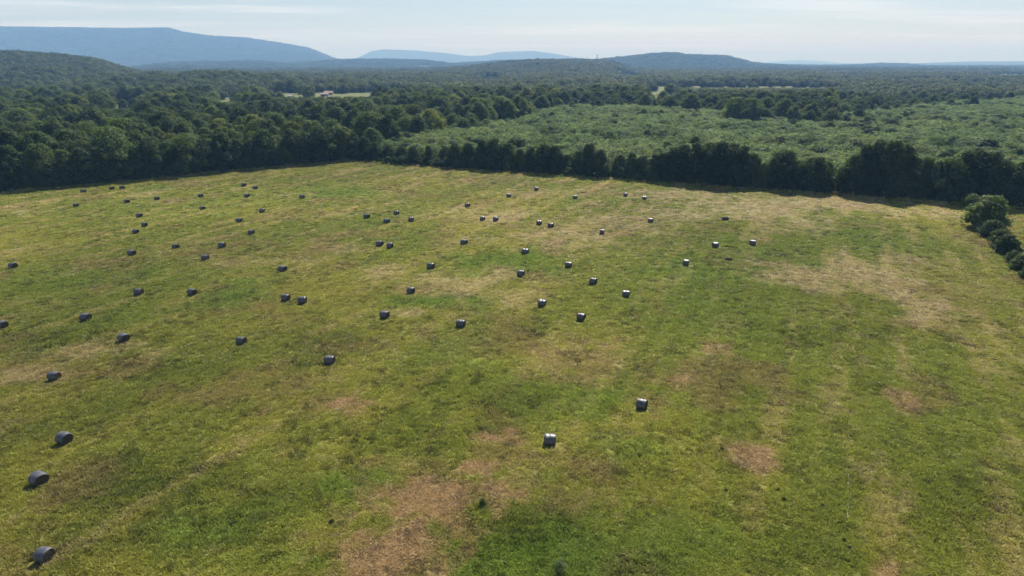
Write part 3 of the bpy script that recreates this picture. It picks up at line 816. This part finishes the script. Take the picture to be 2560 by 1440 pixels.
# woods from 760 m to 2.7 km, tree by tree; beyond that stand by stand
X, Y = jitter_grid(760, 2700, 9.6, 1.1)
px = col_of(X, Y)
dens = fbm(X / 160, Y / 160, 77, 3)
keep = (~in_clear(px, Y) | (rng.random(len(X)) < .015)) & (dens > 0.31)
keep &= ~((px > 2050) & (Y < 1600) & (rng.random(len(X)) < .3))
X, Y, px = X[keep], Y[keep], px[keep]
Z = terrain(X, Y)
h = rng.uniform(8, 15.5, len(X)) * (.62 + .8 * fbm(X / 70, Y / 70, 79, 3)); h = np.where(px > 2050, h * .85, h); h = cap_height(px, Y, Z, h)
s = h / 14.0
scatter('far_woods', 'distant woods covering the valley and low hills', [p.crown for p in FARS], np.column_stack([X, Y, Z - .3]), rng.random(len(X)) * 6.28,
        np.column_stack([s * 1.12, s * 1.12, s]), rng.integers(0, 4, len(X)), tint_for(len(X), X, Y), 'woods')
X, Y = jitter_grid(2700, 10400, 40, 1.03)
Z = terrain(X, Y)
keep = (Y < 7000) | (Z > 25)
dens = fbm(X / 300, Y / 300, 78, 3)
keep &= (dens > 0.30) | (Z > 20)
X, Y, Z = X[keep], Y[keep], Z[keep]
sc_ = rng.uniform(.8, 1.2, len(X))
scatter('hill_forest', 'hazy forest on the far hills and mountain', [p.crown for p in CANOPY], np.column_stack([X, Y, Z - 2.0]), rng.random(len(X)) * 6.28,
        np.column_stack([sc_, sc_, sc_ * rng.uniform(.8, 1.15, len(X))]), rng.integers(0, 3, len(X)), tint_for(len(X), X, Y), 'forest')

for k, (x, y, h, w_) in enumerate(under):
    place_tree('bush', SHRUBS[k % 3], x, y, float(undul(np.array([x]), np.array([y]))[0]) - .1, h, k * 1.7, random.uniform(.1, .5), random.uniform(.1, .6), 1.15,
               'low dark bush at the foot of the tree row along the field' if w_ == 'row' else 'low dark bush at the foot of the wood beside the field', 'bush', 'bushes under the tree row' if w_ == 'row' else 'bushes under the wood edge')
# hedge on the right of the field, bush by bush
HEDGE = [(2428, 518, 4.6, .45, .75, 'grey green bush at the far end of the field hedge, left of the big bush'), (2464, 566, 9.0, .5, .75, 'big rounded grey green bush at the end of the field hedge'),
         (2478, 588, 4.6, .2, .3, 'dark bush below the big rounded bush in the field hedge'), (2497, 612, 4.4, .3, .4, 'mid sized leafy bush in the middle of the field hedge'), (2515, 628, 4.6, .15, .25, 'dark spiky bush in the middle of the field hedge'),
         (2533, 650, 2.8, .3, .4, 'small bush low in the field hedge'), (2550, 668, 3.4, .35, .4, 'rounded bush where the field hedge leaves the frame'), (2572, 690, 2.8, .2, .3, 'last small bush of the field hedge')]
for q in range(9):
    HEDGE.append((2448 + q * 14 + random.uniform(-4, 4), 548 + q * 15.5 + random.uniform(-3, 3), random.uniform(1.6, 2.8), random.uniform(.2, .6), random.uniform(.2, .8), 'low scrubby bush filling the foot of the field hedge'))
for k, (px, py, h, hue, val, lab) in enumerate(HEDGE):
    x, y = ground_at(px, py + 4)
    place_tree('bush', SHRUBS[k % 3], x, y, float(undul(np.array([x]), np.array([y]))[0]) - .05, h, k * 1.3, hue, val, 1.1 if h < 6 else 1.05, lab, 'bush', 'bushes of the field hedge')

# bare dead tree in the row
rs = np.random.default_rng(5)
ts = []
def branch(p, d, ln_, r, depth):
    pts = [p]; rr = [r]; dd = Vector(d)
    for s in range(4):
        dd = (dd + Vector(rs.normal(size=3) * 0.16)).normalized(); pts.append(pts[-1] + dd * ln_ / 4); rr.append(r * (1 - .18 * (s + 1)))
    ts.append(tube(pts, rr, 6))
    if depth > 0:
        for q in range(3 if depth > 1 else 4):
            j = 1 + q % 4
            nd = (dd + Vector(rs.normal(size=3) * .55) + Vector((0, 0, .25))).normalized()
            branch(pts[min(j + 1, 4)], nd, ln_ * rs.uniform(.5, .75), rr[min(j + 1, 4)] * .7, depth - 1)
branch(Vector((0, 0, -.3)), (0.05, 0, 1), 8.0, .34, 3)
V, F = join_tubes(ts)
x, y = ground_at(1520, 445); z = 0
dead = bpy.data.objects.new('dead_tree', None); COL.objects.link(dead); dead.location = (x, y, z)
tag(dead, 'bare dead tree with upright grey branches above the row behind the field', 'tree')
kx = add_obj('trunk', new_mesh('dead_trunk', V, F, [M_DEAD], True), dead)
add_d = float(max(v[2] for v in V)); kx.scale = (1.0, 1.0, (height_at(330, y)) / add_d)

# ------------------------------------------------------------------ hay bales
def bale_meshes(seed, R=0.76, L=1.28, squash=0.93):
    rs = np.random.default_rng(seed)
    nseg, nx = 40, 13
    ph = rs.random(4) * 6.28
    V = []
    for i in range(nx):
        u = -1 + 2 * i / (nx - 1)
        edge = 1 - 0.07 * abs(u) ** 6
        for s in range(nseg):
            a = 2 * math.pi * s / nseg
            r = R * edge * (1 + 0.030 * math.sin(2 * a + ph[0]) + 0.018 * math.sin(5 * a + ph[1] + 2 * u) + 0.022 * math.sin(7 * u + ph[2]) + rs.normal() * .007)
            yv = r * math.cos(a) * 1.03; zv = r * math.sin(a) * squash
            zv = max(zv, -R * 0.80)
            V.append((u * L / 2 + 0.02 * math.sin(3 * a + ph[3]), yv, zv + R * 0.80))
    F = []
    for i in range(nx - 1):
        for s in range(nseg):
            F.append((i * nseg + s, i * nseg + (s + 1) % nseg, (i + 1) * nseg + (s + 1) % nseg, (i + 1) * nseg + s))
    wrap = new_mesh('net_wrap', V, F, [M_NET], True)
    ends = []
    for sgn, row in ((-1, 0), (1, nx - 1)):
        ring = [Vector(V[row * nseg + s]) for s in range(nseg)]
        c = Vector((sgn * L / 2, 0, R * .80))
        EV = []; EF = []
        radii = [1.0, .93, .82, .70, .57, .44, .30, .15]
        for k, q in enumerate(radii):
            for s in range(nseg):
                p = c.lerp(ring[s], q); p.x = sgn * (L / 2 + (0.035 if k % 2 else -0.012) * (k > 0) + rs.normal() * .012 * (k > 0)) if k else ring[s].x
                EV.append(p)
        EV.append(c + Vector((sgn * .02, 0, 0)))
        for k in range(len(radii) - 1):
            for s in range(nseg):
                f = (k * nseg + s, k * nseg + (s + 1) % nseg, (k + 1) * nseg + (s + 1) % nseg, (k + 1) * nseg + s)
                EF.append(f if sgn < 0 else f[::-1])
        for s in range(nseg):
            k = len(radii) - 1; f = (k * nseg + s, k * nseg + (s + 1) % nseg, len(EV) - 1)
            EF.append(f if sgn < 0 else f[::-1])
        ends.append(new_mesh('hay_end', EV, EF, [M_HAY], False))
    return wrap, ends
BALES = [bale_meshes(s, R, L, q) for s, R, L, q in ((1, .76, 1.28, .93), (2, .80, 1.34, .86), (3, .74, 1.20, .97), (4, .78, 1.36, .82), (5, .77, 1.24, .90), (6, .73, 1.30, .94))]
BPX = [(190, 512), (317, 502), (392, 496), (501, 488), (609, 462), (638, 469), (617, 489), (755, 492), (506, 520), (655, 526), (348, 538), (361, 561), (339, 578), (598, 550), (628, 580), (439, 616), (555, 614),
       (513, 644), (329, 632), (32, 662), (706, 671), (347, 731), (480, 730), (714, 741), (756, 747), (214, 793), (5, 813), (309, 844), (603, 850), (824, 898), (135, 939), (160, 1095), (96, 1195), (110, 1385),
       (208, 476), (279, 469), (305, 467), (917, 539), (991, 531), (967, 551), (1028, 547), (1169, 511), (1272, 487), (1341, 471), (1438, 493), (1564, 487), (1611, 494), (1206, 545), (1239, 546), (1348, 555),
       (1377, 562), (1627, 549), (1505, 578), (1160, 605), (949, 608), (975, 613), (1313, 628), (1421, 661), (1302, 682), (1077, 664), (1483, 701), (1565, 731), (1027, 723), (1355, 755), (1453, 788), (961, 783),
       (1152, 807), (1605, 1008), (1375, 1096), (1715, 653), (1789, 610), (1882, 606), (1847, 471)]
bxy = np.array([ground_at(px, py, 0.62) for px, py in BPX])
_, bL, bD, bS = field_mix(bxy[:, 0], bxy[:, 1])
UNIQ = {(110, 1385): 'grey round hay bale with a long dark shadow, last of its line', (96, 1195): 'grey round hay bale between two others at the near end of a line, ragged end',
        (1605, 1008): 'round hay bale with a pale sunlit top beside a brown dry patch', (1375, 1096): 'round hay bale with a pale sunlit top uphill of the bare reddish ground',
        (1847, 471): 'hay bale in the shade of the tall tree row along the far edge', (208, 476): 'hay bale half in shade at the foot of the dark wood',
        (160, 1095): 'grey round hay bale on yellow green grass, third along its line', (135, 939): 'grey round hay bale at the end of a dry straw streak'}
for k, (px, py) in enumerate(BPX):
    x, y = bxy[k]
    dd = np.hypot(bxy[:, 0] - x, bxy[:, 1] - y); dd[k] = 1e9
    wrap, ends = BALES[(k * 5 + k // 6) % 6]
    root = bpy.data.objects.new('hay_bale', None); COL.objects.link(root); root.empty_display_size = .5
    z = float(undul(np.array([x]), np.array([y]))[0]) - 0.05
    root.location = (x, y, z)
    root.rotation_euler = (0, 0, math.radians(-17 + random.gauss(0, 7)))
    s = random.uniform(.90, 1.0); root.scale = (s, s, s)
    if (px, py) in UNIQ: tag(root, UNIQ[(px, py)], 'hay bale', 'round hay bales on the field')
    elif (px, py) in ((279, 469), (305, 467)): tag(root, 'hay bale deep in the shade under the wood edge', 'hay bale', 'hay bales in the shade of the wood')
    elif dd.min() < 9.5: tag(root, 'grey round hay bale lying close beside another bale', 'hay bale', 'round hay bales in close pairs')
    elif bS[k] > 0.3: tag(root, 'lone grey round hay bale lying on dry tan stubble', 'hay bale', 'lone hay bales on dry stubble')
    else: tag(root, 'lone grey round hay bale lying on green grass', 'hay bale', 'lone hay bales on green grass')
    add_obj('net_wrap', wrap, root)
    for e in ends: add_obj('hay_end', e, root)
# two rotted, collapsed bales
for (px, py, w, hh, lab) in ((1813, 548, 1.55, 0.95, 'squat dark rotted hay bale slumped on a pale straw patch'), (1822, 645, 1.35, 0.55, 'flat dark remains of a collapsed hay bale on green grass')):
    x, y = ground_at(px, py, .3); rs = np.random.default_rng(px)
    V = []; F = []; nseg, nr_ = 22, 7
    for r_ in range(nr_):
        q = r_ / (nr_ - 1)
        for s in range(nseg):
            a = 2 * math.pi * s / nseg
            rr = w * .55 * (1 - .42 * q ** 2.2) * (1 + .10 * math.sin(2 * a + 1) + rs.normal() * .03)
            V.append((rr * math.cos(a) * 1.15, rr * math.sin(a), hh * (math.sin(q * 1.45) / math.sin(1.45)) * (1 + rs.normal() * .04) - .05))
    V.append((0, 0, hh * .98))
    for r_ in range(nr_ - 1):
        for s in range(nseg): F.append((r_ * nseg + s, r_ * nseg + (s + 1) % nseg, (r_ + 1) * nseg + (s + 1) % nseg, (r_ + 1) * nseg + s))
    for s in range(nseg): F.append(((nr_ - 1) * nseg + s, (nr_ - 1) * nseg + (s + 1) % nseg, len(V) - 1))
    o = add_obj('collapsed_bale', new_mesh('collapsed_bale', V, F, [M_ROT], False), None, (x, y, float(undul(np.array([x]), np.array([y]))[0])))
    tag(o, lab, 'hay bale')

# ------------------------------------------------------------------ grass
def tuft_mesh(name, seed, nb, spread, hgt, wid, droop):
    rs = np.random.default_rng(seed); V = []; F = []; lv = []
    for b in range(nb):
        a = rs.random() * 6.28; r = spread * math.sqrt(rs.random()); x, y = r * math.cos(a), r * math.sin(a)
        a2 = rs.random() * 6.28; h = hgt * rs.uniform(.5, 1.15); w = wid * rs.uniform(.6, 1.2)
        dx, dy = math.cos(a2), math.sin(a2); ox, oy = rs.normal(size=2) * droop * h
        o = len(V)
        V += [(x - dx * w, y - dy * w, -.03), (x + dx * w, y + dy * w, -.03), (x + ox * .4 + dx * w * .8, y + oy * .4 + dy * w * .8, h * .62), (x + ox * .4 - dx * w * .8, y + oy * .4 - dy * w * .8, h * .62), (x + ox, y + oy, h)]
        F += [(o, o + 1, o + 2, o + 3), (o + 3, o + 2, o + 4)]
        lv += [rs.random()] * 5
    me = new_mesh(name, V, F, [M_BLADE]); float_attr(me, 'leaf', lv); return me
TUFT = [tuft_mesh('grass_tuft', k, 26, .34, .26, .028, .55) for k in range(3)] + [tuft_mesh('broad_tuft', 10 + k, 22, .40, .34, .055, .7) for k in range(2)]
tx = []; ty = []; tsz = []
for (y0, y1, dens, size) in ((33, 62, 19, .9), (62, 90, 13, 1.0), (90, 130, 7.0, 1.25), (130, 190, 3.4, 1.6), (190, 310, 1.5, 2.0)):
    n = int((y1 - y0) * (y1 * 1.7) * dens)
    xx = rng.uniform(-y1 * .85 - 4, y1 * .85 + 4, n); yy = rng.uniform(y0, y1, n)
    k = (np.abs(xx) < .80 * yy + 14) & (d_out(xx, yy) < 6)
    clump = fbm(xx[k] / .8, yy[k] / .8, 140, 2)
    k2 = rng.random(k.sum()) < sstep(.25, .70, clump) * .4 + .6
    tx.append(xx[k][k2]); ty.append(yy[k][k2]); tsz.append(np.full(k2.sum(), size))
tx = np.concatenate(tx); ty = np.concatenate(ty); tsz = np.concatenate(tsz)
c, L, D, S = field_mix(tx, ty)
near = np.zeros(len(tx), bool)
for (bx_, by_) in bxy: near |= ((np.hypot(tx - bx_, ty - by_) < .95) | (np.hypot(tx - bx_ + .3, ty - by_ + .9) < .8))
k = ~near
tx, ty, tsz, c, L, D, S = tx[k], ty[k], tsz[k], c[k], L[k], D[k], S[k]
hs = np.clip(0.74 + .30 * L + .60 * D - .42 * S, .25, 1.5) * rng.uniform(.6, 1.3, len(tx)) / np.sqrt(tsz)
ws = tsz * rng.uniform(.8, 1.2, len(tx))
rim = sstep(-4.5, 0, d_out(tx, ty)); hs = hs * (1 + 1.8 * rim)     # unmown margin
pick = np.where(rng.random(len(tx)) < .25 + .5 * D, 3 + rng.integers(0, 2, len(tx)), rng.integers(0, 3, len(tx)))
c = c * np.where(rng.random((len(tx), 1)) < (.04 + .34 * sstep(.45, .70, fbm(tx / 2.4, ty / 2.4, 150, 3)))[:, None], rng.uniform(.38, .75, (len(tx), 1)), rng.uniform(1.15, 1.5, (len(tx), 1)))
scatter('grass', 'rough grass and weeds of the mown hay field', TUFT, np.column_stack([tx, ty, undul(tx, ty)]), rng.random(len(tx)) * 6.28, np.column_stack([ws, ws, hs * tsz]), pick, c, 'grass')
print('tufts', len(tx), 'trees', len(trees), 'saplings', len(sr))

# weeds that stand out singly
WEEDS = [(1207, 1256, .85, 'small grey green bush standing alone on the bare brown patch', .55, .8), (1400, 1420, 1.3, 'rounded leafy bush in the lush green grass', .45, .3)]
for k, (px, py, h, lab, hue, val) in enumerate(WEEDS):
    x, y = ground_at(px, py + 8)
    place_tree('bush', SHRUBS[0] if k == 0 else SAPS[1], x, y, float(undul(np.array([x]), np.array([y]))[0]) - .05, h, k, hue, val, .75 if k == 0 else 1.2, lab, 'bush', None)
for k, (px, py, h) in enumerate([(1805, 1120, .4), (1815, 1225, .4), (1945, 1222, .4), (1960, 1247, .45), (2056, 1263, .45), (1780, 1330, .35), (2110, 1350, .45), (2124, 1368, .4), (830, 1305, .5)]):
    x, y = ground_at(px, py + 3)
    place_tree('weed', SHRUBS[k % 3], x, y, float(undul(np.array([x]), np.array([y]))[0]) - .04, h * .85, k * 2.1, 0.35, 0.4, 1.1, 'dark weed clump standing out of the shorter field grass', 'weed', 'dark weed clumps in the field')

# white wire strand lying in the grass
x0, y0 = ground_at(2118, 1300); x1, y1 = ground_at(2121, 1190)
rs = np.random.default_rng(9)
pts = []; rr = []
for k in range(60):
    f = k / 59; x = x0 + (x1 - x0) * f + rs.normal() * .03; y = y0 + (y1 - y0) * f
    pts.append((x, y, float(undul(np.array([x]), np.array([y]))[0]) + .02 + .26 * vnoise(np.array([f * 16]), np.array([0.5]), 4)[0])); rr.append(.010)
V, F = tube(pts, rr, 5)
tag(add_obj('wire_strand', new_mesh('wire_strand', V, F, [M_WIRE], True)), 'thin white wire strand lying straight in the grass', 'wire')

# ------------------------------------------------------------------ farm buildings and towers
def gable(name, label, px, y, w, d, eave, ridge, rot, wall_m, roof_m, open_side=False, lift=0.0):
    w, d, eave, ridge = w * .85, d * .85, eave * .85, ridge * .85
    x = column_x(px, y); z = float(terrain(np.array([x]), np.array([y]))[0]) + 0.8 + lift
    root = bpy.data.objects.new(name, None); COL.objects.link(root); root.location = (x, y, z); root.rotation_euler = (0, 0, math.radians(rot))
    tag(root, label, 'building')
    hw, hd = w / 2, d / 2
    V = [(-hw, -hd, -2), (hw, -hd, -2), (hw, hd, -2), (-hw, hd, -2), (-hw, -hd, eave), (hw, -hd, eave), (hw, hd, eave), (-hw, hd, eave), (-hw, 0, ridge - .1), (hw, 0, ridge - .1)]
    add_obj('wall', new_mesh('wall', V, [(0, 1, 5, 4), (2, 3, 7, 6), (1, 2, 6, 9, 5), (3, 0, 4, 8, 7)], [wall_m]), root)
    o_ = .5; e2 = eave - .15
    V = [(-hw - o_, -hd - o_, e2), (hw + o_, -hd - o_, e2), (hw + o_, 0, ridge), (-hw - o_, 0, ridge), (hw + o_, hd + o_, e2), (-hw - o_, hd + o_, e2)]
    V2 = [(a, b, c + .22) for a, b, c in V]
    add_obj('roof', new_mesh('roof', V + V2, [(6, 7, 8, 9), (9, 8, 10, 11), (0, 3, 2, 1), (3, 5, 4, 2), (0, 1, 7, 6), (5, 11, 10, 4), (0, 6, 9, 3), (3, 9, 11, 5), (1, 2, 8, 7), (2, 4, 10, 8)], [roof_m]), root)
    def panel(nm, xa, xb, za, zb):
        yy = -hd - .03
        V = [(xa, yy - .05, za), (xb, yy - .05, za), (xb, yy - .05, zb), (xa, yy - .05, zb), (xa, yy + .1, za), (xb, yy + .1, za), (xb, yy + .1, zb), (xa, yy + .1, zb)]
        add_obj(nm, new_mesh(nm, V, [(0, 1, 2, 3), (1, 5, 6, 2), (4, 0, 3, 7), (3, 2, 6, 7), (0, 4, 5, 1)], [M_DOOR]), root)
    if open_side: panel('barn_opening_shade', -hw * .7, hw * .1, 0, eave * .8)  # dark panel on the wall, its colour stands in for the shade inside
    else:
        panel('door', -.5, .5, 0, 2.1)
        panel('window', -hw * .7, -hw * .4, 1, 2.1); panel('window', hw * .4, hw * .7, 1, 2.1)
gable('farmhouse', 'tan roofed farmhouse in the clearing beyond the wood', 822, 930, 13, 8, 3.2, 5.6, 8, M_WALL_T, M_ROOF_T, lift=0.3)
gable('barn', 'low barn with a dark opening beside the tan roofed farmhouse', 812, 895, 11, 7, 3.0, 4.6, 4, M_WALL_T, M_ROOF_T, True, lift=0.3)
gable('shed', 'small white roofed shed at the near edge of the farm clearing', 727, 850, 7, 5, 2.4, 3.6, -10, M_WALL_T, M_ROOF_M, lift=0.3)
gable('cabin', 'small pinkish tan building at the back of the farm clearing', 777, 950, 8, 6, 2.6, 4.2, 15, M_WALL_T, M_ROOF_T, lift=.5)

def tower(px, top, y, wid):
    x = column_x(px, y); zb = float(terrain(np.array([x]), np.array([y]))[0]) - 1; zt = height_at(top, y)
    H = zt - zb
    root = bpy.data.objects.new('water_tower', None); COL.objects.link(root); root.location = (x, y, zb)
    tag(root, 'slim grey tower rising above the trees on the wooded hill', 'tower')
    V, F = tube([(0, 0, 0), (0, 0, H * .5), (0, 0, H * .80)], [wid * .5, wid * .45, wid * .45], 20); add_obj('shaft', new_mesh('shaft', V, F, [M_STEEL], True), root)
    V, F = tube([(0, 0, H * .79), (0, 0, H * .82), (0, 0, H * .97), (0, 0, H)], [wid * .46, wid * .62, wid * .62, wid * .2], 20); add_obj('tank', new_mesh('tank', V, F, [M_STEEL], True), root)
tower(1492, 136, 4900, 6.0)
x = column_x(1817, 5300); y = 5300; zb = float(terrain(np.array([x]), np.array([y]))[0]); H = height_at(129, y) - zb
root = bpy.data.objects.new('radio_mast', None); COL.objects.link(root); root.location = (x, y, zb); tag(root, 'thin lattice radio mast on the crest of the wooded hill', 'mast')
for a in range(3):
    c_, s_ = math.cos(a * 2.094), math.sin(a * 2.094)
    V, F = tube([(c_ * 1.2, s_ * 1.2, 0), (c_ * .35, s_ * .35, H)], [.22, .12], 6); add_obj('leg', new_mesh('mast_leg', V, F, [M_STEEL], True), root)
ts = []
for k in range(12):
    f0, f1 = k / 12, (k + 1) / 12
    for a in range(3):
        b = (a + 1) % 3; r0 = 1.2 - .85 * f0; r1 = 1.2 - .85 * f1
        ts.append(tube([(math.cos(a * 2.094) * r0, math.sin(a * 2.094) * r0, H * f0), (math.cos(b * 2.094) * r1, math.sin(b * 2.094) * r1, H * f1)], [.08, .08], 4))
V, F = join_tubes(ts); add_obj('bracing', new_mesh('mast_bracing', V, F, [M_STEEL]), root)

# ------------------------------------------------------------------ haze: the air of the whole valley
hz = NT('haze_air')
pv = hz.node('ShaderNodeVolumePrincipled')
pv.inputs['Color'].default_value = (0.29, 0.54, 1.0, 1)
pv.inputs['Absorption Color'].default_value = (0.72, 0.72, 0.72, 1)     # scatters blue more than red, absorbs little
pv.inputs['Density'].default_value = 1.32e-4
pv.inputs['Anisotropy'].default_value = 0.0
hz.l.new(pv.outputs[0], hz.out.inputs['Volume'])
s_ = 36000.0; zb, zt = -8.0, float(max(GZ.max(), 100) + 40)
V = [(-s_, -s_, zb), (s_, -s_, zb), (s_, s_, zb), (-s_, s_, zb), (-s_, -s_, zt), (s_, -s_, zt), (s_, s_, zt), (-s_, s_, zt)]
o = add_obj('haze', new_mesh('haze', V, [(0, 3, 2, 1), (4, 5, 6, 7), (0, 1, 5, 4), (1, 2, 6, 5), (2, 3, 7, 6), (3, 0, 4, 7)], [hz.m]))
tag(o, 'pale blue summer haze filling the valley air', kind='stuff')
